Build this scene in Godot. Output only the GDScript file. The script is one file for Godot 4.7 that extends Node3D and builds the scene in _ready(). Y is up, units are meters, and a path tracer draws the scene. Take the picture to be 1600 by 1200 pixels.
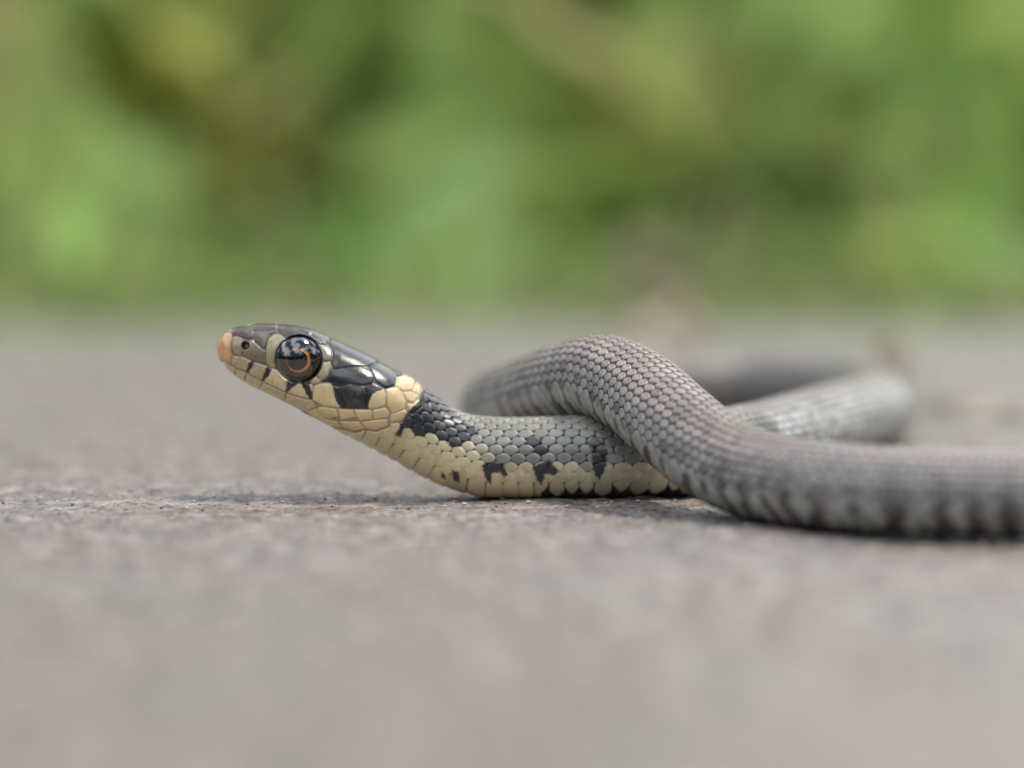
extends Node3D
# A young ringed snake on a grey stone pavement, leafy undergrowth behind. Lengths in the tables are millimetres.

const MM := 0.001
const ROUND := 360                     # vertices round the body
var rng := RandomNumberGenerator.new()
var fine := FastNoiseLite.new()
var coarse := FastNoiseLite.new()
var used := {}

# axis of the head and neck: along, x, y, radius up, radius down, half width
const HEAD := [
	[0.00,-27.71,13.74,0.00,0.00,0.00],[0.12,-27.59,13.74,0.64,0.44,0.55],[0.30,-27.41,13.74,1.10,0.84,0.95],[0.54,-27.17,13.73,1.43,1.12,1.25],
	[0.84,-26.87,13.72,1.73,1.40,1.50],[1.20,-26.52,13.68,2.05,1.66,1.72],[1.68,-26.04,13.61,2.34,1.94,1.95],[2.28,-25.45,13.49,2.62,2.24,2.20],
	[3.00,-24.75,13.34,2.83,2.55,2.45],[3.84,-23.93,13.16,3.04,2.80,2.72],[4.80,-22.99,12.95,3.24,3.02,3.00],[5.76,-22.06,12.71,3.42,3.20,3.25],
	[6.72,-21.14,12.46,3.58,3.34,3.50],[7.80,-20.11,12.12,3.69,3.47,3.72],[8.88,-19.10,11.73,3.66,3.55,3.90],[9.96,-18.13,11.26,3.63,3.59,4.10],
	[11.04,-17.17,10.77,3.67,3.62,4.35],[12.12,-16.20,10.29,3.72,3.65,4.60],[13.20,-15.22,9.83,3.73,3.68,4.85],[14.28,-14.24,9.37,3.72,3.71,5.00],
	[15.36,-13.27,8.89,3.65,3.71,5.05],[16.20,-12.53,8.49,3.62,3.68,5.00],[16.92,-11.90,8.15,3.67,3.65,4.85],[17.64,-11.27,7.79,3.70,3.64,4.65],
	[18.36,-10.64,7.45,3.62,3.64,4.40],[19.08,-10.00,7.11,3.42,3.65,4.15],[19.92,-9.28,6.67,3.28,3.63,3.90],[20.88,-8.50,6.12,3.22,3.54,3.70],
	[21.96,-7.59,5.53,3.18,3.47,3.55],[23.04,-6.65,4.98,3.29,3.41,3.50],[24.24,-5.57,4.46,3.39,3.42,3.50],[25.80,-4.09,3.96,3.57,3.44,3.55],
	[27.60,-2.31,3.67,3.64,3.66,3.60],[30.00,0.09,3.60,3.64,3.64,3.65],[32.40,2.50,3.62,3.68,3.68,3.70],[35.67,5.78,3.66,3.75,3.75,3.75]]
# the rest of the body: x, y, z, radius
const BODY := [
	[9.63,3.60,-0.1,3.75],[13.2,3.60,-1.0,3.75],[16.8,3.70,-3.4,3.8],[20.2,3.85,-7.6,3.85],[24.6,4.05,-15.5,3.9],[29.2,4.30,-26.0,4.0],[33.6,4.40,-38.0,4.05],[38.0,4.40,-51.0,4.05],[41.2,4.20,-62.0,4.1],[43.2,3.95,-82.0,4.1],
	[42.50,3.80,-108.0,4.1],[36.00,3.80,-118.0,4.1],[27.76,3.80,-120.0,4.1],[19.07,3.80,-114.0,4.1],[10.87,3.90,-102.0,4.1],[4.62,4.30,-84.0,4.1],
	[0.36,5.00,-63.0,4.1],[-1.17,5.80,-44.0,4.1],[-0.13,7.00,-29.0,4.1],[2.54,8.60,-17.0,4.1],[5.55,10.19,-8.0,4.1],[8.77,10.99,-2.0,4.1],
	[11.86,9.76,4.0,4.1],[14.51,7.64,10.5,4.05],[17.37,5.43,16.0,4.0],[20.40,4.05,21.0,3.9],[23.80,3.60,27.0,3.8],[27.80,3.60,33.0,3.75],
	[32.80,3.60,36.5,3.7],[37.80,3.60,38.5,3.65],[43.50,3.60,40.0,3.6],[51.40,3.60,41.0,3.5],[60.0,3.50,42.0,3.4],[70.0,3.3,44.0,3.2]]

var cs := PackedFloat32Array()         # along, place and radii at the control points of the axis
var cp := PackedVector3Array()
var ct := PackedVector3Array()
var cr := PackedVector3Array()
var lattice_s := PackedFloat32Array()  # along -> scale count, one entry every 0.25 mm
var s_cross := 0.0
var s_end := 0.0


func lin(r: float, g: float, b: float) -> Color:
	return Color(r / 255.0, g / 255.0, b / 255.0).srgb_to_linear()


func numbered(called: String) -> String:
	var n: int = used.get(called, 0)
	used[called] = n + 1
	return called if n == 0 else "%s_%03d" % [called, n]


func tag(o: Node, label: String, category := "", group := "", kind := "") -> void:
	o.set_meta("label", label)
	if category: o.set_meta("category", category)
	if group: o.set_meta("group", group)
	if kind: o.set_meta("kind", kind)


func put(called: String, mesh: Mesh, material: Material, parent: Node = self) -> MeshInstance3D:
	var o := MeshInstance3D.new()
	o.name = numbered(called) if parent == self else called
	o.mesh = mesh
	if material: o.material_override = material
	parent.add_child(o, true)
	return o


func surface_mesh(v: PackedVector3Array, n: PackedVector3Array, c: PackedColorArray, idx: PackedInt32Array, into: ArrayMesh = null) -> ArrayMesh:
	var m := into if into else ArrayMesh.new()
	var a := []
	a.resize(Mesh.ARRAY_MAX)
	a[Mesh.ARRAY_VERTEX] = v
	a[Mesh.ARRAY_NORMAL] = n
	if c.size(): a[Mesh.ARRAY_COLOR] = c
	a[Mesh.ARRAY_INDEX] = idx
	m.add_surface_from_arrays(Mesh.PRIMITIVE_TRIANGLES, a)
	return m


func _ready() -> void:
	rng.seed = 71
	# ---- camera: a macro lens lying almost on the pavement
	var cam := Camera3D.new()
	cam.name = "camera"
	var lens := CameraAttributesPhysical.new()
	lens.frustum_focal_length = 100.0
	lens.frustum_focus_distance = 0.2935
	lens.frustum_near = 0.01
	lens.frustum_far = 200.0
	lens.exposure_aperture = 10.0
	cam.attributes = lens
	cam.near = 0.01
	cam.far = 200.0
	add_child(cam)
	cam.position = Vector3(0, 26.75, 300) * MM
	cam.rotation_degrees = Vector3(-3.09, 0, 0)
	# ---- sky
	var e := Environment.new()
	e.background_mode = Environment.BG_SKY
	e.tonemap_mode = Environment.TONE_MAPPER_LINEAR
	e.tonemap_exposure = 1.43
	e.sdfgi_enabled = true
	e.ssao_enabled = true
	e.ssil_enabled = true
	var sky := Sky.new()
	var sm := ProceduralSkyMaterial.new()
	sm.sky_top_color = Color(0.50, 0.60, 0.76)
	sm.sky_horizon_color = Color(0.55, 0.57, 0.58)
	sm.sky_curve = 0.25
	sm.ground_bottom_color = Color(0.30, 0.30, 0.26)
	sm.ground_horizon_color = Color(0.40, 0.42, 0.36)
	sm.sky_cover = clouds()
	sm.sky_cover_modulate = Color(1.32, 1.32, 1.32, 1)
	sm.sky_energy_multiplier = 0.76
	sky.sky_material = sm
	e.sky = sky
	var we := WorldEnvironment.new()
	we.name = "world_environment"
	we.environment = e
	add_child(we)
	var sun := DirectionalLight3D.new()
	sun.name = "sun"
	sun.light_energy = 0.5
	sun.light_color = Color(1.0, 0.97, 0.92)
	sun.light_angular_distance = 11.0
	sun.shadow_enabled = true
	add_child(sun)
	sun.look_at_from_position(Vector3.ZERO, Vector3(-0.42, -1.0, 0.06), Vector3.FORWARD)

	fine.seed = 5
	fine.frequency = 1.0
	fine.fractal_type = FastNoiseLite.FRACTAL_FBM
	fine.fractal_octaves = 4
	coarse.seed = 9
	coarse.frequency = 1.0
	coarse.fractal_octaves = 3
	pavement()
	soil()
	plants()
	undergrowth()
	garden_trees()
	tufts()
	litter()
	grit()
	snake()


func clouds() -> ImageTexture:
	var n := FastNoiseLite.new()
	n.seed = 3
	n.frequency = 1.5
	n.fractal_octaves = 5
	var im := Image.create(512, 256, false, Image.FORMAT_RGBAF)
	for y in 256:
		var up := PI / 2 - PI * (y + 0.5) / 256.0
		for x in 512:
			var a := TAU * (x + 0.5) / 512.0
			var d := Vector3(cos(a) * cos(up), sin(up) * 1.6, sin(a) * cos(up))
			var k := smoothstep(-0.12, 0.22, n.get_noise_3dv(d))
			im.set_pixel(x, y, Color(1, 0.99, 0.975, 1.0 * k))
	return ImageTexture.create_from_image(im)


# ------------------------------------------------------------------ ground
func spaced(marks: Array) -> PackedFloat32Array:
	# marks: [from, step], [from, step], ..., [last]
	var out := PackedFloat32Array()
	for i in marks.size() - 1:
		var a: float = marks[i][0]
		var b: float = marks[i + 1][0]
		var n := maxi(1, roundi((b - a) / float(marks[i][1])))
		for k in n:
			out.append(lerpf(a, b, float(k) / n))
	out.append(marks[-1][0])
	return out


func stone_height(x: float, z: float) -> float:
	var h := 0.30 * coarse.get_noise_2d(x * 0.035, z * 0.035)
	h += 0.19 * fine.get_noise_2d(x * 0.35, z * 0.35) + 0.20 * fine.get_noise_2d(x * 1.5 + 40.0, z * 1.5)
	return h - 0.22


func pavement() -> void:
	var xs := spaced([[-1500.0, 60.0], [-300.0, 8.0], [-90.0, 0.8], [-50.0, 0.24], [55.0, 0.8], [110.0, 8.0], [300.0, 60.0], [1500.0]])
	var zs := spaced([[-575.0, 8.0], [-200.0, 2.0], [-60.0, 0.5], [-20.0, 0.2], [40.0, 0.5], [70.0, 2.0], [150.0, 12.0], [500.0]])
	var nx := xs.size()
	var nz := zs.size()
	var v := PackedVector3Array()
	var c := PackedColorArray()
	var idx := PackedInt32Array()
	v.resize(nx * nz)
	c.resize(nx * nz)
	var grey := lin(131, 124, 118)
	var pink := lin(135, 123, 116)
	var dark := lin(84, 77, 72)
	var pale := lin(166, 159, 152)
	var moss := lin(122, 130, 98)
	for j in nz:
		for i in nx:
			var x := xs[i]
			var z := zs[j]
			v[j * nx + i] = Vector3(x, stone_height(x, z), z) * MM
			var k := grey.lerp(pink, smoothstep(-0.3, 0.35, coarse.get_noise_2d(x * 0.045 + 9.0, z * 0.03)))
			var f := fine.get_noise_2d(x * 0.42 + 70.0, z * 0.5)
			k = k.lerp(dark, 0.85 * smoothstep(0.05, 0.36, f))
			k = k.lerp(pale, 0.75 * smoothstep(0.10, 0.45, -fine.get_noise_2d(x * 0.28, z * 0.28 + 30.0)))
			var g := fine.get_noise_2d(x * 2.6, z * 2.6 + 11.0)
			k = k * (1.0 + 0.7 * g) * (1.0 + 0.35 * coarse.get_noise_2d(x * 0.16, z * 0.12 + 60.0))
			# green algae and moss towards the damp far edge
			k = k.lerp(moss, 0.9 * smoothstep(-230.0, -560.0, z + 150.0 * coarse.get_noise_2d(x * 0.02 + 31.0, z * 0.012)))
			# a faint pale vein in the stone
			var vein := absf(z - 7.0 - 0.22 * (x + 20.0) * 0.3 - 2.0 * coarse.get_noise_2d(x * 0.05, 3.0))
			if x < 5.0:
				k = k.lerp(pale, 0.5 * exp(-vein * vein * 2.0))
			k.a = 1.0
			c[j * nx + i] = k
	for j in nz - 1:
		for i in nx - 1:
			var a := j * nx + i
			idx.append_array([a, a + 1, a + nx, a + 1, a + nx + 1, a + nx])
	var n := PackedVector3Array()
	n.resize(nx * nz)
	for j in nz:
		for i in nx:
			var dx := v[j * nx + mini(i + 1, nx - 1)] - v[j * nx + maxi(i - 1, 0)]
			var dz := v[mini(j + 1, nz - 1) * nx + i] - v[maxi(j - 1, 0) * nx + i]
			n[j * nx + i] = dz.cross(dx).normalized()
	var m := surface_mesh(v, n, c, idx)
	# the slab's edges go down into the soil
	var st := SurfaceTool.new()
	st.begin(Mesh.PRIMITIVE_TRIANGLES)
	st.set_color(grey)
	for side in [[Vector3(-1.5, 0, -0.575), Vector3(1.5, 0, -0.575)], [Vector3(1.5, 0, -0.575), Vector3(1.5, 0, 0.5)], [Vector3(1.5, 0, 0.5), Vector3(-1.5, 0, 0.5)], [Vector3(-1.5, 0, 0.5), Vector3(-1.5, 0, -0.575)]]:
		var a: Vector3 = side[0]
		var b: Vector3 = side[1]
		var dn := Vector3(0, -0.06, 0)
		a.y = -0.0004
		b.y = -0.0004
		for p in [a, b, b + dn, a, b + dn, a + dn]:
			st.add_vertex(p)
	st.generate_normals()
	st.commit(m)
	var mat := StandardMaterial3D.new()
	mat.vertex_color_use_as_albedo = true
	mat.roughness = 0.5
	mat.metallic_specular = 0.5
	var o := put("pavement", m, mat)
	tag(o, "weathered grey stone pavement the snake lies on", "", "", "structure")


func soil() -> void:
	var st := SurfaceTool.new()
	st.begin(Mesh.PRIMITIVE_TRIANGLES)
	var xs := spaced([[-40.0, 8.0], [-4.0, 0.4], [-1.6, 0.05], [1.6, 0.4], [4.0, 8.0], [40.0]])
	var zs := spaced([[-60.0, 8.0], [-4.0, 0.4], [-2.2, 0.05], [-0.4, 0.4], [2.0, 8.0], [20.0]])
	for z in zs:
		for x in xs:
			st.add_vertex(Vector3(x, -0.022 + 0.012 * coarse.get_noise_2d(x * 6.0, z * 6.0), z))
	var nx := xs.size()
	for j in zs.size() - 1:
		for i in nx - 1:
			var a := j * nx + i
			for k in [a, a + 1, a + nx, a + 1, a + nx + 1, a + nx]:
				st.add_index(k)
	st.generate_normals()
	var mat := StandardMaterial3D.new()
	var t := NoiseTexture2D.new()
	t.noise = fine
	t.width = 256
	t.height = 256
	t.seamless = true
	var g := Gradient.new()
	g.colors = PackedColorArray([Color(0.20, 0.16, 0.10), Color(0.42, 0.36, 0.25)])
	g.offsets = PackedFloat32Array([0.2, 0.8])
	t.color_ramp = g
	var fn := FastNoiseLite.new()
	fn.seed = 12
	fn.frequency = 0.03
	t.noise = fn
	mat.albedo_texture = t
	mat.uv1_triplanar = true
	mat.uv1_world_triplanar = true
	mat.uv1_scale = Vector3(4, 4, 4)
	mat.roughness = 0.95
	tag(put("soil_ground", st.commit(), mat), "brown soil under the plants behind the pavement", "", "", "structure")


# ------------------------------------------------------------------ plants
var leaf_mats := []


func leaf_material(r: float, g: float, b: float, through := 1.0) -> StandardMaterial3D:
	var m := StandardMaterial3D.new()
	m.albedo_color = Color(r / 255.0, g / 255.0, b / 255.0)
	m.roughness = 0.85
	m.metallic_specular = 0.15
	m.cull_mode = BaseMaterial3D.CULL_DISABLED
	m.backlight_enabled = true
	m.backlight = Color(r / 255.0, g / 255.0, b / 255.0) * (through / maxf(r, maxf(g, b)) * 255.0)
	return m


func leaf_mesh(length: float, width: float, bend: float, fold: float, wave: float) -> ArrayMesh:
	# a blade along +y that faces +z, folded along its midrib, its tip bent back, toothed at the edge
	var st := SurfaceTool.new()
	st.begin(Mesh.PRIMITIVE_TRIANGLES)
	var rows := 12
	for j in rows + 1:
		var t := float(j) / rows
		var w := width * 0.5 * pow(sin(PI * pow(t, 0.75) * 0.985 + 0.02), 0.8) * (1.0 + 0.10 * (j % 2))
		var a := bend * t * t
		var y := length * (t - 0.22 * absf(bend) * t * t)
		var z := -length * 0.5 * a
		for i in 5:
			var q := (i - 2) / 2.0
			st.add_vertex(Vector3(q * w, y, z + absf(q) * w * fold + wave * width * 0.06 * sin(t * 11.0 + q * 2.0)))
	for j in rows:
		for i in 4:
			var a := j * 5 + i
			for k in [a, a + 5, a + 1, a + 1, a + 5, a + 6]:
				st.add_index(k)
	st.generate_normals()
	return st.commit()


func stem_mesh(a: Vector3, b: Vector3, r: float, bow := 0.004) -> ArrayMesh:
	var st := SurfaceTool.new()
	st.begin(Mesh.PRIMITIVE_TRIANGLES)
	var d := (b - a).normalized()
	var u := d.cross(Vector3(0.3, 0, 1)).normalized()
	var w := d.cross(u)
	for j in 5:
		var t := j / 4.0
		var c := a.lerp(b, t) + Vector3(0, 0, bow * sin(t * PI))
		for i in 7:
			var an := TAU * i / 6.0
			st.add_vertex(c + (u * cos(an) + w * sin(an)) * r * (1.0 - 0.4 * t))
	for j in 4:
		for i in 6:
			var k := j * 7 + i
			for q in [k, k + 1, k + 7, k + 1, k + 8, k + 7]:
				st.add_index(q)
	st.generate_normals()
	return st.commit()


func leaf_basis(a: Vector3, b: Vector3, towards: Vector3) -> Basis:
	var y := (b - a).normalized()
	var x := y.cross(towards).normalized()
	return Basis(x, y, x.cross(y))


func plants() -> void:
	leaf_mats = [leaf_material(188, 204, 128), leaf_material(174, 202, 130), leaf_material(150, 180, 108), leaf_material(128, 162, 98), leaf_material(190, 200, 118),
		leaf_material(168, 196, 114), leaf_material(172, 198, 142), leaf_material(170, 176, 104)]
	# leaves: base x y z, tip x y, width, tone
	var all := [
		["tall pale yellow-green leafy plant at the left edge of the photo", [[-148,-3,-720,-155,106,30,0],[-158,-2,-745,-187,71,24,0],[-155,-1,-710,-139,32,18,4]]],
		["bright green broad-leaved plant standing left above the snake's snout", [[-117,-7,-700,-131,63,30,1],[-116,-5,-715,-110,55,19,1],[-124,-3,-720,-152,32,22,5]]],
		["mid green upright plant above the snake's eye, behind the slanting leaf", [[-71,-4,-820,-54,67,26,2],[-75,-5,-845,-87,61,24,2],[-71,-4,-860,-35,71,20,3]]],
		["pale bluish-green plant with one long slanting leaf above the snake's neck", [[-46,5,-670,2,49,20,6],[-45,3,-680,11,26,16,6],[-43,2,-690,-66,32,15,3]]],
		["low plant with small leaves drooping onto the pavement behind the snake's neck", [[-20,6,-582,-27,8,13,1,-500],[-17,7,-585,-12,6,12,6,-485],[-24,8,-590,-40,14,12,3,-540],[-10,9,-590,2,20,14,6,-560],[-15,4,-588,-20,24,12,5,-600]]],
		["low straggling olive plant drooping over the pavement edge at the far left", [[-122,5,-584,-112,9,14,2,-505],[-130,5,-586,-140,8,12,7,-510],[-126,8,-590,-118,26,16,2,-570],[-118,6,-590,-100,12,12,7,-560]]],
		["tall light green plant rising at the top centre of the photo", [[0,26,-850,31,116,39,0],[7,24,-870,-9,113,34,7],[18,26,-880,61,116,32,5]]],
		["olive-green plant behind the crest of the snake's raised coil", [[94,4,-950,65,87,27,7],[99,3,-980,110,96,30,7],[97,1,-980,136,60,25,2]]],
		["large bright broad-leaved plant filling the upper right corner", [[133,8,-730,151,107,39,5],[139,5,-745,130,83,30,1],[143,6,-740,176,72,30,5],[139,4,-725,163,43,22,1]]],
		["low yellow-green plant drooping over the pavement edge on the right", [[112,5,-584,104,7,14,4,-490],[116,6,-586,126,6,14,5,-480],[120,8,-590,140,16,16,1,-550],[110,8,-590,96,22,12,4,-575],[117,8,-592,120,34,16,5,-590]]],
		["dark green low plant in the shade right of the middle", [[119,-6,-1000,105,26,23,3],[124,-7,-1020,141,40,23,3],[117,-7,-1010,82,16,20,4]]],
		["shaded bushy plant in the gap above and behind the snake's head", [[-92,2,-840,-70,92,30,3],[-96,4,-850,-104,88,30,7],[-90,0,-830,-62,58,26,2],[-99,0,-835,-112,52,24,3],[-90,30,-860,-88,126,30,7]]],
		["light green plant high up left of the middle, behind the others", [[-109,21,-900,-132,135,38,4],[-109,18,-920,-93,127,36,2],[-107,27,-930,-74,133,33,5]]]]
	var stem_mat := leaf_material(96, 110, 58, 0.1)
	for p in all:
		var ls: Array = p[1]
		var foot := Vector3(ls[0][0], -22, ls[0][2]) * MM
		var o := Node3D.new()
		o.name = numbered("leafy_plant")
		add_child(o)
		o.position = foot
		tag(o, p[0], "plant", "leafy plants behind the pavement")
		for l in ls:
			var a := Vector3(l[0], l[1], l[2]) * MM - foot
			var b := Vector3(l[3], l[4], l[7] if l.size() > 7 else l[2] + rng.randf_range(-25, 5)) * MM - foot
			var len := a.distance_to(b)
			var lf := put("leaf", leaf_mesh(len * 1.05, float(l[5]) * MM * 1.15, rng.randf_range(0.1, 0.5), rng.randf_range(0.1, 0.3), 1.0), leaf_mats[l[6]], o)
			lf.transform = Transform3D(leaf_basis(a, b, Vector3(rng.randf_range(-0.35, 0.35), 0.55, 1)), a)
			put("stem", stem_mesh(Vector3(a.x * 0.2, 0, a.z * 0.2), a, 0.0016), stem_mat, o)


func scatter(called: String, label: String, mesh: Mesh, mat: Material, n: int, where: Callable, tones: Array) -> void:
	var mm := MultiMesh.new()
	mm.transform_format = MultiMesh.TRANSFORM_3D
	mm.use_colors = true
	mm.mesh = mesh
	mm.instance_count = n
	for i in n:
		mm.set_instance_transform(i, where.call())
		var c: Color = tones[rng.randi() % tones.size()]
		var k := rng.randf_range(0.75, 1.25)
		mm.set_instance_color(i, Color(c.r * k, c.g * k, c.b * k))
	var o := MultiMeshInstance3D.new()
	o.name = called
	o.multimesh = mm
	o.material_override = mat
	add_child(o)
	tag(o, label, "", "", "stuff")


func undergrowth() -> void:
	var mat := leaf_material(255, 255, 255)
	mat.vertex_color_use_as_albedo = true
	# small leaves of a rank hedge of weeds, thick enough to hide what lies behind
	scatter("undergrowth_leaves", "mass of small green leaves of the undergrowth behind the plants", leaf_mesh(0.055, 0.03, 0.4, 0.25, 1.0), mat, 4600, func() -> Transform3D:
		var d := rng.randf()
		var p := Vector3(rng.randf_range(-0.75, 0.75), 0, -0.77 - 0.75 * d)
		p.y = -0.02 + rng.randf() * (0.08 + 0.32 * d) 
		var up := Vector3(rng.randf_range(-1, 1), rng.randf_range(0.0, 1.2), rng.randf_range(-0.2, 0.6)).normalized()
		var b := leaf_basis(Vector3.ZERO, up, Vector3(rng.randf_range(-0.6, 0.6), rng.randf_range(0.2, 1.0), rng.randf_range(0.0, 1.0)))
		return Transform3D(b.scaled_local(Vector3.ONE * rng.randf_range(1.0, 2.2)), p), [lin(188, 206, 126), lin(174, 202, 124), lin(198, 210, 128), lin(168, 194, 116), lin(192, 196, 120), lin(186, 178, 130)])
	scatter("weed_leaves", "mass of light green weed leaves between the taller plants", leaf_mesh(0.06, 0.034, 0.5, 0.25, 1.0), mat, 1000, func() -> Transform3D:
		var d := rng.randf()
		var p := Vector3(rng.randf_range(-0.5, 0.5), -0.02 + 0.19 * rng.randf(), -0.84 - 0.16 * d)
		var up := Vector3(rng.randf_range(-1, 1), rng.randf_range(-0.2, 0.8), rng.randf_range(0.1, 0.7)).normalized()
		var b := leaf_basis(Vector3.ZERO, up, Vector3(rng.randf_range(-0.3, 0.3), rng.randf_range(0.6, 1.4), rng.randf_range(0.2, 0.8)))
		return Transform3D(b.scaled_local(Vector3.ONE * rng.randf_range(0.7, 1.4)), p), [lin(172, 196, 118), lin(156, 188, 112), lin(186, 198, 120), lin(166, 170, 110)])
	scatter("grass", "blurred green grass along the far edge of the pavement", leaf_mesh(0.07, 0.005, 0.9, 0.3, 0.3), mat, 2600, func() -> Transform3D:
		var p := Vector3(rng.randf_range(-0.7, 0.7), -0.024, -0.579 - 0.5 * pow(rng.randf(), 1.6))
		var up := Vector3(rng.randf_range(-0.5, 0.5), 1.0, rng.randf_range(-0.3, 1.3)).normalized()
		var k := rng.randf_range(0.35, 1.1)
		return Transform3D(leaf_basis(Vector3.ZERO, up, Vector3(rng.randf_range(-1, 1), 0.2, 1)).scaled_local(Vector3(1.0, k, k)), p), [lin(154, 180, 106), lin(166, 186, 116), lin(140, 172, 98), lin(174, 176, 126)])


func garden_trees() -> void:
	# the trees and the hedge round the place; the snake's eye and shields mirror them
	var mat := leaf_material(255, 255, 255)
	mat.vertex_color_use_as_albedo = true
	var mesh := leaf_mesh(0.34, 0.24, 0.3, 0.2, 1.0)
	scatter("hedge", "leafy hedge and trees standing round the garden", mesh, mat, 9000, func() -> Transform3D:
		var a := rng.randf() * TAU
		var tall := 1.5 + 2.6 * maxf(0.0, fine.get_noise_2d(cos(a) * 1.7 + 5.0, sin(a) * 1.7)) * 2.0 + 0.9 * maxf(0.0, cos(a - 0.3))
		var far := 7.0 + rng.randf() * 1.6
		var p := Vector3(cos(a) * far, rng.randf() * tall, sin(a) * far - 0.5)
		var up := Vector3(rng.randf_range(-1, 1), rng.randf_range(-0.4, 1.0), rng.randf_range(-1, 1)).normalized()
		return Transform3D(leaf_basis(Vector3.ZERO, up, Vector3(rng.randf_range(-1, 1), 0.6, rng.randf_range(-1, 1))).scaled_local(Vector3.ONE * rng.randf_range(0.8, 1.6)), p), [lin(92, 118, 58), lin(76, 104, 54), lin(106, 126, 62)])


func tufts() -> void:
	var mat := leaf_material(255, 255, 255)
	mat.vertex_color_use_as_albedo = true
	scatter("moss_tufts", "low moss and grass shoots growing over the far end of the pavement", leaf_mesh(0.014, 0.003, 0.9, 0.3, 0.3), mat, 2600, func() -> Transform3D:
		var p := Vector3(rng.randf_range(-0.4, 0.4), -0.0005, -0.575 + 0.14 * pow(rng.randf(), 3.0))
		var up := Vector3(rng.randf_range(-1.2, 1.2), 1.0, rng.randf_range(-0.6, 1.2)).normalized()
		return Transform3D(leaf_basis(Vector3.ZERO, up, Vector3(rng.randf_range(-1, 1), 0.3, 1)).scaled_local(Vector3.ONE * rng.randf_range(0.4, 1.2)), p), [lin(148, 166, 106), lin(160, 170, 116), lin(168, 160, 124), lin(134, 154, 96)])


func litter() -> void:
	var mats := [leaf_material(150, 122, 100, 0.15), leaf_material(184, 168, 150, 0.25), leaf_material(184, 164, 138, 0.2), leaf_material(152, 152, 118, 0.25), leaf_material(126, 122, 98, 0.1)]
	var items := [
		# x z, length, width, turn, tilt, tone
		["dry curled grey-brown leaf standing on the pavement behind the raised coil", 36, -430, 30, 18, 30, 44, 4],
		["pale pinkish dry petal lying behind the right slope of the raised coil", 24, -330, 17, 9, -60, 22, 1],
		["small pale dry petal with a raised tip beside the pink one", 30, -252, 11, 6, -30, 52, 1],
		["tiny pale dry leaf tip sticking up behind the right bend of the body", 53, -150, 10, 5, -15, 58, 1],
		["flat tan fallen leaf on the pavement at the right edge", 70, -112, 15, 10, 80, 1, 2],
		["flat greenish fallen leaf on the pavement right of the body's bend", 62, -135, 14, 8, 100, 3, 3]]
	for t in items:
		var o := Node3D.new()
		o.name = numbered("fallen_leaf")
		add_child(o)
		o.position = Vector3(t[1], 0.35, t[2]) * MM
		o.rotation_degrees = Vector3(0, t[5], 0)
		tag(o, t[0], "fallen leaf", "fallen leaves on the pavement")
		var b := Node3D.new()
		var blade := put("blade", leaf_mesh(float(t[3]) * MM, float(t[4]) * MM, -0.35 if float(t[6]) > 5.0 else -0.03, 0.35 if float(t[6]) > 5.0 else 0.03, 1.6 if float(t[6]) > 5.0 else 0.5), mats[t[7]], o)
		blade.rotation_degrees = Vector3(-90.0 + float(t[6]), 0, 0)
		blade.position.y = float(t[4]) * 0.05 * MM
		var rib := put("midrib", stem_mesh(Vector3(0, -float(t[3]) * 0.15, 0) * MM, Vector3(0, float(t[3]) * 0.5, 0.2) * MM, 0.00035, 0.0), mats[t[7]], o)
		rib.rotation_degrees = blade.rotation_degrees
		rib.position = blade.position + Vector3(0, 0.0002, 0)
		b.free()


func grit() -> void:
	var ball := SphereMesh.new()
	ball.radius = 0.5
	ball.height = 0.8
	ball.radial_segments = 6
	ball.rings = 3
	var mat := StandardMaterial3D.new()
	mat.vertex_color_use_as_albedo = true
	mat.roughness = 0.4
	scatter("grit", "fine grit and sand grains strewn over the pavement", ball, mat, 5200, func() -> Transform3D:
		var x := rng.randf_range(-75, 75)
		var z := rng.randf_range(-70, 50)
		var k := 0.11 + 0.42 * pow(rng.randf(), 3.2)
		return Transform3D(Basis.from_euler(Vector3(rng.randf() * 6, rng.randf() * 6, 0)).scaled(Vector3(k, k * 0.7, k * rng.randf_range(0.7, 1.4)) * MM), Vector3(x, stone_height(x, z) + k * 0.2, z) * MM), [lin(150, 144, 136), lin(190, 184, 174), lin(104, 96, 90), lin(186, 180, 172), lin(160, 140, 122)])


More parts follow.
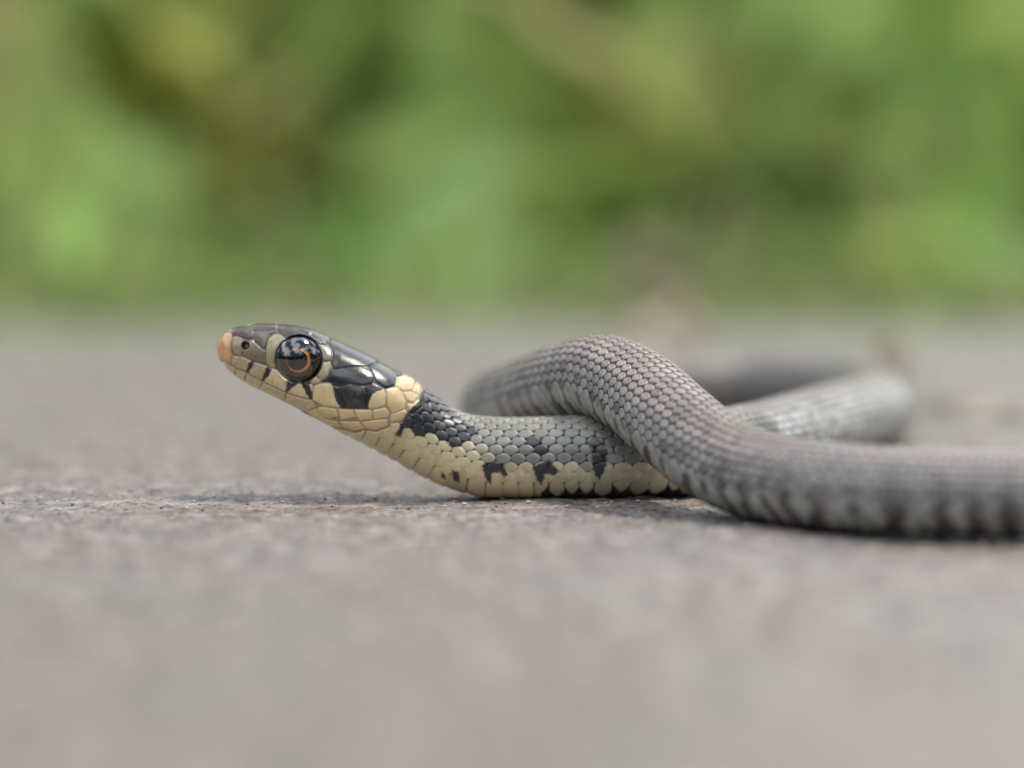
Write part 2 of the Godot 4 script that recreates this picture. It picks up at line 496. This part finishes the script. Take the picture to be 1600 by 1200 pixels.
# ------------------------------------------------------------------ snake
# Head shields, drawn on the side elevation of the head (75 units to the millimetre, v downwards): tone, outline
const SHIELDS := [
	["rostral", [82,200, 100,172, 150,130, 184,137, 180,200, 180,262, 190,282, 174,346, 135,326, 95,300, 76,250]],
	["inter", [186,130, 205,98, 322,92, 338,124, 332,166, 300,178, 216,148, 190,140]],
	["topsnout", [340,60, 505,60, 500,108, 345,118, 330,92]],
	["nasal", [188,166, 216,152, 258,166, 262,240, 250,292, 205,276, 184,232]],
	["nasal2", [262,168, 300,182, 330,176, 345,196, 405,246, 420,252, 424,338, 380,334, 330,322, 256,292, 268,240]],
	["loreal", [342,124, 500,110, 508,122, 452,150, 432,196, 416,246, 404,242, 346,184, 338,150]],
	["preoc", [440,172, 480,140, 530,146, 560,180, 520,212, 498,262, 488,310, 494,378, 462,372, 424,338, 422,260]],
	["supra", [502,118, 560,108, 640,116, 740,152, 830,204, 858,212, 800,216, 762,190, 700,166, 640,160, 575,176, 545,148, 520,128]],
	["frontal", [505,60, 700,60, 880,150, 860,204, 830,198, 740,146, 640,110, 560,102, 502,106]],
	["postoc", [800,222, 852,216, 880,250, 882,300, 862,330, 822,326, 802,292, 794,250]],
	["postoc2", [820,338, 864,332, 878,368, 852,430, 812,462, 774,430, 800,390]],
	["postoc3", [734,456, 770,432, 808,464, 786,486, 742,486]],
	["black", [862,176, 890,140, 1010,160, 1120,220, 1204,330, 1132,368, 1000,368, 900,384, 878,352, 888,300, 886,246, 862,214]],
	["black", [812,466, 872,390, 950,372, 1098,370, 1148,392, 1174,440, 1160,484, 1100,498, 1000,484, 930,502, 872,478]],
	["black", [1134,370, 1204,336, 1296,386, 1326,440, 1318,498, 1250,516, 1182,470, 1164,420]],
	["black", [1206,326, 1230,290, 1330,350, 1366,424, 1342,440, 1298,388]],
	["lab1", [192,288, 262,296, 328,328, 284,400, 215,372, 178,346]],
	["lab2", [332,330, 440,366, 402,448, 386,464, 286,404]],
	["lab3", [444,372, 492,388, 560,442, 570,462, 562,542, 402,466]],
	["lab4", [574,460, 660,470, 684,480, 735,592, 566,546]],
	["lab5", [688,480, 738,488, 752,500, 742,592]],
	["lab6", [756,502, 800,484, 860,478, 888,508, 902,572, 948,652, 830,640, 746,598]],
	["black", [892,500, 930,506, 968,600, 980,656, 955,654, 906,574]],
	["blackbrown", [932,508, 1000,488, 1098,502, 1120,548, 1122,656, 984,658, 970,598]],
	["lab8", [1104,504, 1168,486, 1240,520, 1256,562, 1250,642, 1160,664, 1128,654, 1124,546]],
	["collar", [1260,526, 1340,510, 1368,548, 1396,610, 1386,660, 1312,700, 1264,640]],
	["collar", [1330,442, 1372,426, 1440,440, 1462,462, 1440,534, 1370,538, 1322,500]],
	["collar", [1374,546, 1440,540, 1486,572, 1450,622, 1400,608]],
	["collar", [1446,536, 1466,464, 1502,510, 1500,560, 1488,568]],
	["collar", [1404,622, 1450,626, 1484,590, 1500,575, 1506,640, 1440,690, 1410,672]],
	["chin", [118,312, 172,350, 212,376, 208,432, 160,386, 125,345]],
	["chin", [216,378, 284,408, 274,474, 212,432]],
	["chin", [288,410, 400,470, 372,524, 278,476]],
	["chin", [404,472, 562,548, 556,602, 450,562, 376,526]],
	["chin", [566,552, 742,600, 780,646, 700,672, 600,630, 560,604]],
	["chin2", [784,648, 832,644, 918,660, 930,712, 850,728, 790,690]],
	["chin2", [922,660, 1030,664, 1050,718, 940,738]],
	["chin2", [1034,664, 1160,668, 1166,732, 1080,744, 1054,718]],
	["collar", [1166,668, 1252,650, 1286,690, 1272,722, 1170,734]],
	["collar", [1290,694, 1388,664, 1404,690, 1370,744, 1282,750]],
	["chin2", [930,742, 1078,748, 1110,796, 1040,812, 960,790]],
	["chin2", [1084,748, 1268,728, 1274,776, 1190,806, 1114,796]],
	["chin2", [705,676, 786,650, 846,730, 920,744, 955,790, 860,770]]]
# dark marks that cross the shields
const MARKS := [
	[306,334, 340,324, 346,338, 304,402, 284,406], [430,366, 464,384, 438,434, 402,470, 386,468, 404,432],
	[560,438, 592,458, 664,470, 604,508, 570,544, 556,542, 572,482], [664,474, 704,476, 724,470, 744,556, 747,590, 726,594, 700,540],
	[886,496, 940,506, 952,560, 996,660, 944,656, 904,590], [1108,500, 1168,484, 1242,514, 1236,528, 1164,556, 1142,606, 1132,662, 1108,660],
	[1322,838, 1356,778, 1378,742, 1406,688, 1470,620, 1488,584, 1500,540, 1530,528, 1600,560, 1680,650, 1790,760, 1850,790, 1862,830, 1845,862, 1790,905, 1718,936, 1660,880, 1610,850, 1560,820, 1500,826, 1440,820, 1412,782, 1380,800, 1362,850],
	[1640,1090, 1668,1100, 1676,1140, 1650,1130], [1716,1080, 1760,1090, 1772,1160, 1730,1150],
	[1922,1046, 1990,1026, 2066,1036, 2106,1112, 2080,1130, 2044,1096, 1996,1108, 1984,1180, 1946,1130],
	[2276,1058, 2310,1050, 2390,1016, 2460,1090, 2430,1120, 2385,1104, 2362,1116, 2340,1180, 2306,1150],
	[2225,895, 2300,866, 2395,900, 2370,985, 2290,975, 2240,950], [2700,850, 2760,900, 2800,950, 2790,1050, 2740,1150, 2700,1090, 2690,980, 2660,900]]
var tones := {}
var shield_pts := []
var shield_box := []
var shield_tone := []
var mark_pts := []
var mark_box := []
var scale_tone := {}
const EYE := Vector2(-19.80, 13.02)


func outline(list: Array) -> PackedVector2Array:
	var p := PackedVector2Array()
	for i in list.size() / 2:
		p.append(Vector2(list[2 * i], list[2 * i + 1]))
	return p


func box_of(p: PackedVector2Array, by: float) -> Rect2:
	var r := Rect2(p[0], Vector2.ZERO)
	for q in p:
		r = r.expand(q)
	return r.grow(by)


func edge_distance(p: PackedVector2Array, q: Vector2) -> float:
	var best := 1e9
	for i in p.size():
		best = minf(best, q.distance_squared_to(Geometry2D.get_closest_point_to_segment(q, p[i], p[(i + 1) % p.size()])))
	return sqrt(best)


func draft(p: Vector3) -> Vector2:
	# side elevation: the drawing follows the head's flare, a little smaller towards the middle line
	var k := 74.07 * (1.0 + absf(p.z) / 297.0)
	return Vector2(2133.3 + k * p.x, 1266.7 + 0.444 * 16.0 * absf(p.z) - k * p.y)


func axis(s: float) -> Array:
	var i := clampi(cs.bsearch(s) - 1, 0, cs.size() - 2)
	var h := cs[i + 1] - cs[i]
	var t := clampf((s - cs[i]) / h, 0.0, 1.0)
	var t2 := t * t
	var t3 := t2 * t
	var p := cp[i] * (2 * t3 - 3 * t2 + 1) + ct[i] * h * (t3 - 2 * t2 + t) + cp[i + 1] * (3 * t2 - 2 * t3) + ct[i + 1] * h * (t3 - t2)
	var d := cp[i] * (6 * t2 - 6 * t) + ct[i] * h * (3 * t2 - 4 * t + 1) + cp[i + 1] * (6 * t - 6 * t2) + ct[i + 1] * h * (3 * t2 - 2 * t)
	return [p, d.normalized(), cr[i].lerp(cr[i + 1], t)]


func pitch(s: float) -> float:
	return lerpf(1.42, 1.26, smoothstep(44.0, 80.0, s))


func count_at(s: float) -> float:
	var x := clampf(s / 0.25, 0.0, lattice_s.size() - 1.001)
	var i := int(x)
	return lerpf(lattice_s[i], lattice_s[i + 1], x - i)


func along_at(a: float) -> float:
	return clampi(lattice_s.bsearch(a), 0, lattice_s.size() - 1) * 0.25


func frame_at(s: float) -> Array:
	var f := axis(s)
	var d: Vector3 = f[1]
	var side := d.cross(Vector3.UP).normalized()   # the snake's flank that faces +z where it heads for +x
	return [f[0], side, side.cross(d), f[2]]


func skin_point(f: Array, th: float, e: float) -> Vector3:
	var c := cos(th)
	var s := sin(th)
	var r: Vector3 = f[3]
	var up: float = (r.x if c > 0 else r.y) * signf(c) * pow(absf(c), e)
	var side: float = r.z * signf(s) * pow(absf(s), e)
	return f[0] + f[2] * up + f[1] * side


func tone_of_scale(a: float, j: int) -> Color:
	# colour of the scale in row j (0 along the back, ±10 the belly plates), counted a scales from the snout
	var s := along_at(a)
	var key := Vector2i(roundi(a * 2.0), j)
	if scale_tone.has(key):
		return scale_tone[key]
	var t := absf(j) * 12.4
	var r := fposmod(sin(a * 12.9898 + j * 78.233) * 43758.5453, 1.0)
	var r2 := fposmod(sin(a * 39.346 + j * 11.135) * 24634.6345, 1.0)
	var c: Color
	if s < 58.0:
		c = tones["neckback"].lerp(tones["neckside"], smoothstep(20.0, 75.0, t))
		c = c.lerp((tones["cream"] as Color).lerp(tones["greycream"], smoothstep(28.0, 40.0, s)), smoothstep(90.0, 110.0, t + 6.0 * r) * 0.95)
		c = c.lerp(tones["collar"], 1.0 - smoothstep(19.0, 22.0, s + t * 0.012))
		c = c.lerp(tones["cream"], (1.0 - smoothstep(22.0, 33.0, s)) * smoothstep(60.0, 90.0, t + 4.0 * (s - 22.0) * -1.0 + 20.0))
	else:
		c = tones["back"].lerp(tones["flank"], smoothstep(45.0, 85.0, t))
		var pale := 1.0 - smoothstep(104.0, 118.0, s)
		c = c.lerp(tones["pale"], pale * smoothstep(15.0, 60.0, t) * 0.85)  # front loop whitened: its bright sheen is painted into the scales
		c = c.lerp(tones["dim"], smoothstep(120.0, 130.0, s) * (1.0 - smoothstep(180.0, 200.0, s)) * 0.8)
		c = c.lerp(tones["low"], smoothstep(90.0, 110.0, t) * 0.7)
		var bar := 2.0 * absf(fposmod(s * 0.335 + 0.10 * sin(s * 0.7), 1.0) - 0.5)
		var wide := 0.20 + 0.10 * smoothstep(70.0, 115.0, t) - 0.08 * smoothstep(276.0, 290.0, s) * (1.0 - smoothstep(324.0, 336.0, s)) + 0.16 * smoothstep(326.0, 338.0, s)
		if t > (84.0 - 16.0 * smoothstep(330.0, 345.0, s)) + 14.0 * r2 and bar < wide:
			c = tones["bar"].lerp(c, 0.25 * r)
		elif t > 62.0 - 10.0 * smoothstep(330.0, 345.0, s) and bar < wide:
			c = c.lerp(tones["bar"], (0.3 + 0.5 * r2) if s < 330.0 else 0.45 + 0.3 * smoothstep(55.0, 95.0, t))
		if absf(t - 46.0) < 9.0 and fposmod(s * 0.22 + 0.3, 1.0) < 0.16:
			c = c.lerp(tones["bar"], 0.5)
		if absi(j) == 10:
			c = tones["bar"] if bar < wide else tones["low"]
		if r2 > 0.88 and t < 100.0:
			c = c.lerp(tones["violet"], 0.5)
	if s < 46.0:
		var q := draft(skin_point(frame_at(s), deg_to_rad(minf(j * 12.4, 125.0)), 1.0)) + Vector2(r - 0.5, r2 - 0.5) * 30.0
		for k in [6, 11]:
			if (mark_box[k] as Rect2).has_point(q) and Geometry2D.is_point_in_polygon(q, mark_pts[k]):
				c = tones["ink"]
	c = c * (0.84 + 0.32 * r) * (1.0 + 0.28 * coarse.get_noise_2d(s * 0.25, j * 0.3))
	if s > 335.0: c = c.lerp(tones["silver"], 0.35 * (1.0 - smoothstep(80.0, 100.0, t)) * smoothstep(335.0, 350.0, s))  # sky sheen on the back of the near coil, painted as colour
	c.a = 1.0
	scale_tone[key] = c
	return c


var scale_round := 0.0
var scale_apart := 0.0
var scale_hit := [0.0, 0.0, Color.BLACK]   # relief, cover, colour


func scale_at(a: float, th: float) -> void:
	# th: degrees from the back, -180 .. 180
	var best := -1.0
	var cover := 0.0
	var col := Color.BLACK
	var b := th / 12.4
	var side := 1 if th >= 0 else -1
	var j0 := int(floor(b))
	for q in 2:
		var j := j0 + q
		if absi(j) > 9:
			continue
		var off := 0.5 * (j & 1)
		var i := roundf(a - off)
		var da := a - off - i
		var db := b - j
		var hl := lerpf(0.50, 0.485, scale_round) if da < 0.0 else lerpf(0.54, 0.515, scale_round)
		var hw := lerpf(0.66, 0.575, scale_round)
		if absi(j) == 9:
			hw = 1.0
		hw *= 1.0 - lerpf(0.45, 0.25, scale_round) * maxf(0.0, da) - scale_apart
		hl -= scale_apart * 0.6
		var f := 1.0 - pow(absf(da) / hl, 2.0) - pow(absf(db) / hw, 2.1)
		if f <= 0.0:
			continue
		var h := minf(1.0, f * 3.2)
		h = sqrt(h) * (0.62 + 0.42 * (da + 0.5)) + 0.20 * f
		if h > best:
			best = h
			cover = smoothstep(0.0, 0.16, f)
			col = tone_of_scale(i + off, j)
			if absi(j) < 8:
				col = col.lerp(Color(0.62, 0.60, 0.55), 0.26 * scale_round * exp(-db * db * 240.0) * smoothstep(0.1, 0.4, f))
			col = col * (1.0 + 0.35 * smoothstep(0.0, 0.5, da))  # rear tip lightened, a sheen painted into the scale colour
	if absf(th) > 104.0:
		# belly plates wrap round below
		var i2 := roundf(a)
		var da2 := a - i2
		var db2 := (180.0 - absf(th)) / 76.0
		var f2 := 1.0 - pow(absf(da2) / 0.507, 2.4) - pow(db2, 7.0)
		if f2 > 0.0:
			var h2 := sqrt(minf(1.0, f2 * 2.5)) * (0.60 + 0.42 * (da2 + 0.5)) + 0.18 * f2
			if h2 > best:
				best = h2
				cover = smoothstep(0.0, 0.14, f2)
				col = tone_of_scale(i2, 10 * side)
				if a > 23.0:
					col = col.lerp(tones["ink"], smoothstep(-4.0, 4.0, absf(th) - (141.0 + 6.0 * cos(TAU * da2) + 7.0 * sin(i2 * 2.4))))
	scale_hit[0] = maxf(best, 0.0)
	scale_hit[1] = cover
	scale_hit[2] = col


func snake() -> void:
	tones = {"rostral": lin(214, 168, 116), "inter": lin(84, 70, 60), "topsnout": lin(80, 66, 56), "nasal": lin(158, 140, 116), "nasal2": lin(128, 114, 90), "loreal": lin(96, 88, 72),
		"preoc": lin(172, 158, 124), "supra": lin(44, 42, 40), "frontal": lin(70, 60, 52), "postoc": lin(120, 118, 104), "postoc2": lin(172, 164, 126), "postoc3": lin(188, 176, 134),
		"black": lin(26, 29, 31), "blackbrown": lin(40, 40, 38), "lab1": lin(186, 162, 126), "lab2": lin(186, 168, 130), "lab3": lin(226, 208, 162), "lab4": lin(228, 208, 160), "lab5": lin(228, 208, 160),
		"lab6": lin(236, 214, 164), "lab8": lin(232, 212, 162), "collar": lin(252, 222, 168), "chin": lin(212, 192, 150), "chin2": lin(238, 210, 156), "mark": lin(26, 20, 22), "groove": lin(70, 56, 44),
		"neckback": lin(134, 130, 116), "neckside": lin(128, 130, 122), "cream": lin(232, 216, 172), "back": lin(132, 118, 108), "flank": lin(130, 132, 131), "low": lin(148, 150, 141),
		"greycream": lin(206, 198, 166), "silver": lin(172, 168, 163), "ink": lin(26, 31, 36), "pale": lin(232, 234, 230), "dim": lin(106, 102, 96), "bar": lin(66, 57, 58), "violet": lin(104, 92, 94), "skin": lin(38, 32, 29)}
	for sh in SHIELDS:
		var p := outline(sh[1])
		shield_pts.append(p)
		shield_box.append(box_of(p, 14.0))
		shield_tone.append(tones[sh[0]])
	for mk in MARKS:
		var p := outline(mk)
		mark_pts.append(p)
		mark_box.append(box_of(p, 14.0))
	# the axis
	for h in HEAD:
		cp.append(Vector3(h[1], h[2], 0))
		cr.append(Vector3(h[3], h[4], h[5]))
	for b in BODY:
		cp.append(Vector3(b[0], b[1], b[2]))
		cr.append(Vector3(b[3] * 0.97, b[3] * 0.97, b[3] * 1.02))
	var along := 0.0
	for i in cp.size():
		if i: along += cp[i].distance_to(cp[i - 1])
		cs.append(along)
	for i in cp.size():
		var a := maxi(i - 1, 0)
		var b := mini(i + 1, cp.size() - 1)
		ct.append((cp[b] - cp[a]) / (cs[b] - cs[a]))
	s_end = cs[-1]
	s_cross = cs[HEAD.size() + 18]
	var s_right: float = cs[HEAD.size() + 27]
	var total := 0.0
	var x := 0.0
	while x < s_end + 1.0:
		lattice_s.append(total)
		total += 0.25 / pitch(x)
		x += 0.25
	var rows := PackedFloat32Array()
	x = 0.0
	while x < s_end:
		rows.append(x)
		if x < 0.6: x += 0.03
		elif x < 22.0: x += 0.06
		elif x < 46.0: x += 0.08
		elif x < s_cross: x += 0.30
		elif x < s_right: x += 0.062
		else: x += 0.14
	var nr := rows.size()
	var w := ROUND + 1
	var v := PackedVector3Array()
	var c := PackedColorArray()
	v.resize(nr * w)
	c.resize(nr * w)
	var head_rows := 0
	var groove: Color = tones["groove"]
	var skin: Color = tones["skin"]
	var mark: Color = tones["mark"]
	for r in nr:
		var s := rows[r]
		var f := frame_at(s)
		var rad: Vector3 = f[3]
		var a := count_at(s)
		var in_head := s < 21.5
		if in_head: head_rows = r
		var e := lerpf(0.84, 1.0, smoothstep(14.0, 24.0, s))
		for k in w:
			var th := TAU * k / ROUND - PI          # -PI .. PI, 0 along the back
			var p := skin_point(f, th, e)
			var n: Vector3 = (f[2] * (cos(th) / maxf(rad.x if absf(th) < PI / 2 else rad.y, 0.1)) + f[1] * (sin(th) / maxf(rad.z, 0.1))).normalized()
			var col := Color.BLACK
			var rise := 0.0
			var d := Vector2.ZERO
			var plated := false
			if s < 40.0:
				d = draft(p)
			if in_head:
				var near := 1e9
				var near_tone := groove
				for q in shield_pts.size():
					var bx: Rect2 = shield_box[q]
					if not bx.has_point(d):
						continue
					var pts: PackedVector2Array = shield_pts[q]
					var de := edge_distance(pts, d)
					if Geometry2D.is_point_in_polygon(d, pts):
						plated = true
						col = shield_tone[q]
						rise = 0.10 * smoothstep(0.0, 9.0, de) + 0.06 * smoothstep(0.0, 60.0, de)
						var mott := fine.get_noise_3d(p.x * 2.2, p.y * 2.2, p.z * 2.2)
						var wash := coarse.get_noise_3d(p.x * 0.6, p.y * 0.6, absf(p.z) * 0.6 + q)
						col = col * (1.0 + 0.30 * mott)
						col = Color(col.r * (1.0 + 0.16 * wash), col.g * (1.0 + 0.22 * wash), col.b * (1.0 + 0.34 * wash))
						if shield_tone[q] == tones["blackbrown"]:
							col = col.lerp(lin(104, 92, 76), 0.8 * smoothstep(20.0, 80.0, de) * smoothstep(-0.3, 0.4, mott))
						col = (col * (0.62 if col.g > 0.25 else 0.5)).lerp(col, smoothstep(0.5, 4.5, de))
						near = -1.0
						break
					if de < near:
						near = de
						near_tone = shield_tone[q]
				if not plated and near < 13.0:
					plated = true
					col = near_tone * 0.45
					rise = 0.0
			if not plated:
				scale_round = smoothstep(50.0, 80.0, s)
				scale_apart = 0.15 * smoothstep(44.0, 52.0, s) * (1.0 - smoothstep(104.0, 116.0, s))
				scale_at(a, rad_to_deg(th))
				var size := 0.17 * clampf(s / 20.0, 0.3, 1.0)
				if s < 60.0: size *= 1.15
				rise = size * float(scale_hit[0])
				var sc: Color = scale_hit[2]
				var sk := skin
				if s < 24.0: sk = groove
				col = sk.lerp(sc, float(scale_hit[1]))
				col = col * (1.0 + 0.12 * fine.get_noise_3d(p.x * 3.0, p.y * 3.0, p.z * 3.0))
				if s < 12.0: col = (tones["chin"] as Color)
			if s < 40.0 and d.x < 2900.0:
				var wob := d + Vector2(fine.get_noise_2d(d.x * 0.03, d.y * 0.03), fine.get_noise_2d(d.x * 0.03 + 50.0, d.y * 0.03)) * 7.0
				for q in mark_pts.size():
					if q == 11: continue
					var bx2: Rect2 = mark_box[q]
					if not bx2.has_point(wob):
						continue
					var pts2: PackedVector2Array = mark_pts[q]
					var de2 := edge_distance(pts2, wob)
					if not Geometry2D.is_point_in_polygon(wob, pts2): de2 = -de2
					var bk: Color = (tones["ink"] as Color) * (0.6 + 0.6 * float(scale_hit[1])) if q > 5 else mark
					col = col.lerp(bk, smoothstep(-3.0, 3.0, de2) if q < 6 else smoothstep(-9.0, 7.0, de2 + 10.0 * fine.get_noise_2d(d.x * 0.12, d.y * 0.12)))
			if in_head:
				# eye socket and nostril
				var ed := Vector2(p.x, p.y).distance_to(EYE)
				if absf(p.z) > 1.0 and ed < 2.35:
					var inn := 1.0 - smoothstep(2.04, 2.24, ed)
					rise = lerpf(rise, -1.3, inn)
					col = col.lerp(lin(16, 13, 13), 1.0 - smoothstep(2.16, 2.26, ed))
				var nd := d.distance_to(Vector2(281, 219))
				if nd < 44.0: col = col.lerp(lin(172, 160, 146), 0.55 * smoothstep(44.0, 34.0, nd) * smoothstep(-40.0, 40.0, d.y - 219.0 + 20.0))
				if nd < 46.0:
					rise -= 0.5 * (1.0 - smoothstep(19.0, 34.0, nd)) - 0.05 * smoothstep(46.0, 30.0, nd) 
					col = col.lerp(lin(48, 24, 16), 1.0 - smoothstep(23.0, 33.0, nd))
			p += n * rise
			if p.y < 0.03: p.y = 0.03
			v[r * w + k] = p * MM
			var peak := maxf(col.r, 0.01)
			if peak > 0.80: col = col * (0.80 / peak)
			col.a = 1.0
			c[r * w + k] = col
	var nn := PackedVector3Array()
	nn.resize(nr * w)
	for r in nr:
		var up := mini(r + 1, nr - 1) * w
		var dn := maxi(r - 1, 0) * w
		for k in w:
			var kr := k + 1 if k < ROUND else 1
			var kl := k - 1 if k > 0 else ROUND - 1
			nn[r * w + k] = (v[up + k] - v[dn + k]).cross(v[r * w + kr] - v[r * w + kl]).normalized()
	# normals outwards
	var mid := 200 * w + ROUND / 2
	if nn[mid].y < 0:
		for i in nn.size(): nn[i] = -nn[i]
	for k in w: nn[k] = Vector3(-0.9, 0.4, 0).normalized()
	var m := ArrayMesh.new()
	for part in [[0, head_rows], [head_rows, nr - 1]]:
		var idx := PackedInt32Array()
		var r0: int = part[0]
		var r1: int = part[1]
		var base := r0 * w
		for r in range(r0, r1):
			for k in ROUND:
				var q := r * w + k - base
				idx.append_array([q, q + w, q + 1, q + 1, q + w, q + w + 1])
		surface_mesh(v.slice(base, (r1 + 1) * w), nn.slice(base, (r1 + 1) * w), c.slice(base, (r1 + 1) * w), idx, m)
	var hm := StandardMaterial3D.new()
	hm.vertex_color_use_as_albedo = true
	hm.roughness = 0.29
	hm.metallic_specular = 0.85
	var bm := StandardMaterial3D.new()
	bm.vertex_color_use_as_albedo = true
	bm.roughness = 0.36
	bm.metallic_specular = 0.8
	m.surface_set_material(0, hm)
	m.surface_set_material(1, bm)
	var o := Node3D.new()
	o.name = "snake"
	add_child(o)
	tag(o, "young grey snake with black and cream collar, coiled over its own neck on the pavement", "snake")
	put("body", m, null, o)
	for side in [1.0, -1.0]:
		eye(o, side)


func cap(center: Vector3, radius: float, towards: Vector3, spread: float, ragged: float, seed_: int, streaks := false) -> ArrayMesh:
	# part of a ball: all within that distance (seen from the front) of a direction
	var v := PackedVector3Array()
	var n := PackedVector3Array()
	var c := PackedColorArray()
	var idx := PackedInt32Array()
	var u := towards.cross(Vector3.UP).normalized()
	var up := u.cross(towards)
	var rings := 20
	var round := 64
	for j in rings + 1:
		for i in round + 1:
			var an := TAU * i / round
			var lim := asin(clampf(spread / radius * (1.0 + ragged * fine.get_noise_3d(cos(an) * 3.0, sin(an) * 3.0, seed_)), 0, 1))
			var t := lim * j / rings
			var d := (towards * cos(t) + (u * cos(an) + up * sin(an)) * sin(t)).normalized()
			v.append((center + d * radius) * MM)
			n.append(d)
			var k := 1.0
			if streaks: k = (1.0 + 0.9 * fine.get_noise_2d(an * 6.0, j * 0.12)) * (1.0 - 0.75 * smoothstep(0.80, 1.0, float(j) / rings + 0.12 * fine.get_noise_2d(an * 4.0, 9.0)))
			c.append(Color(k, lerpf(k * k, k, 0.6) if k < 1.0 else k, k))
	var w := round + 1
	for j in rings:
		for i in round:
			var q := j * w + i
			idx.append_array([q, q + w, q + 1, q + 1, q + w, q + w + 1])
	return surface_mesh(v, n, c, idx)


func glossy(c: Color) -> StandardMaterial3D:
	var m := StandardMaterial3D.new()
	m.albedo_color = c
	m.vertex_color_use_as_albedo = true
	m.roughness = 0.03
	m.metallic_specular = 1.0
	m.clearcoat_enabled = true
	m.clearcoat = 1.0
	m.clearcoat_roughness = 0.02
	m.cull_mode = BaseMaterial3D.CULL_DISABLED
	return m


func eye(o: Node3D, side: float) -> void:
	var at := Vector3(EYE.x, EYE.y, 2.50 * side)
	var front := Vector3(0, 0, side)
	var ball := put("eye", cap(at, 2.42, front, 2.11, 0.0, 1), glossy(Color(0.11, 0.09, 0.088)), o)
	var aim := func(dx: float, dy: float) -> Vector3:
		return Vector3(dx, dy, sqrt(2.42 * 2.42 - dx * dx - dy * dy) * side).normalized()
	put("iris", cap(at, 2.424, aim.call(0.09, -0.05), 1.17, 0.04, 2, true), glossy(Color(0.86, 0.58, 0.19)), ball)
	put("pupil", cap(at, 2.428, aim.call(-0.04, 0.01), 0.955, 0.03, 3), glossy(Color(0.05, 0.05, 0.05)), ball)
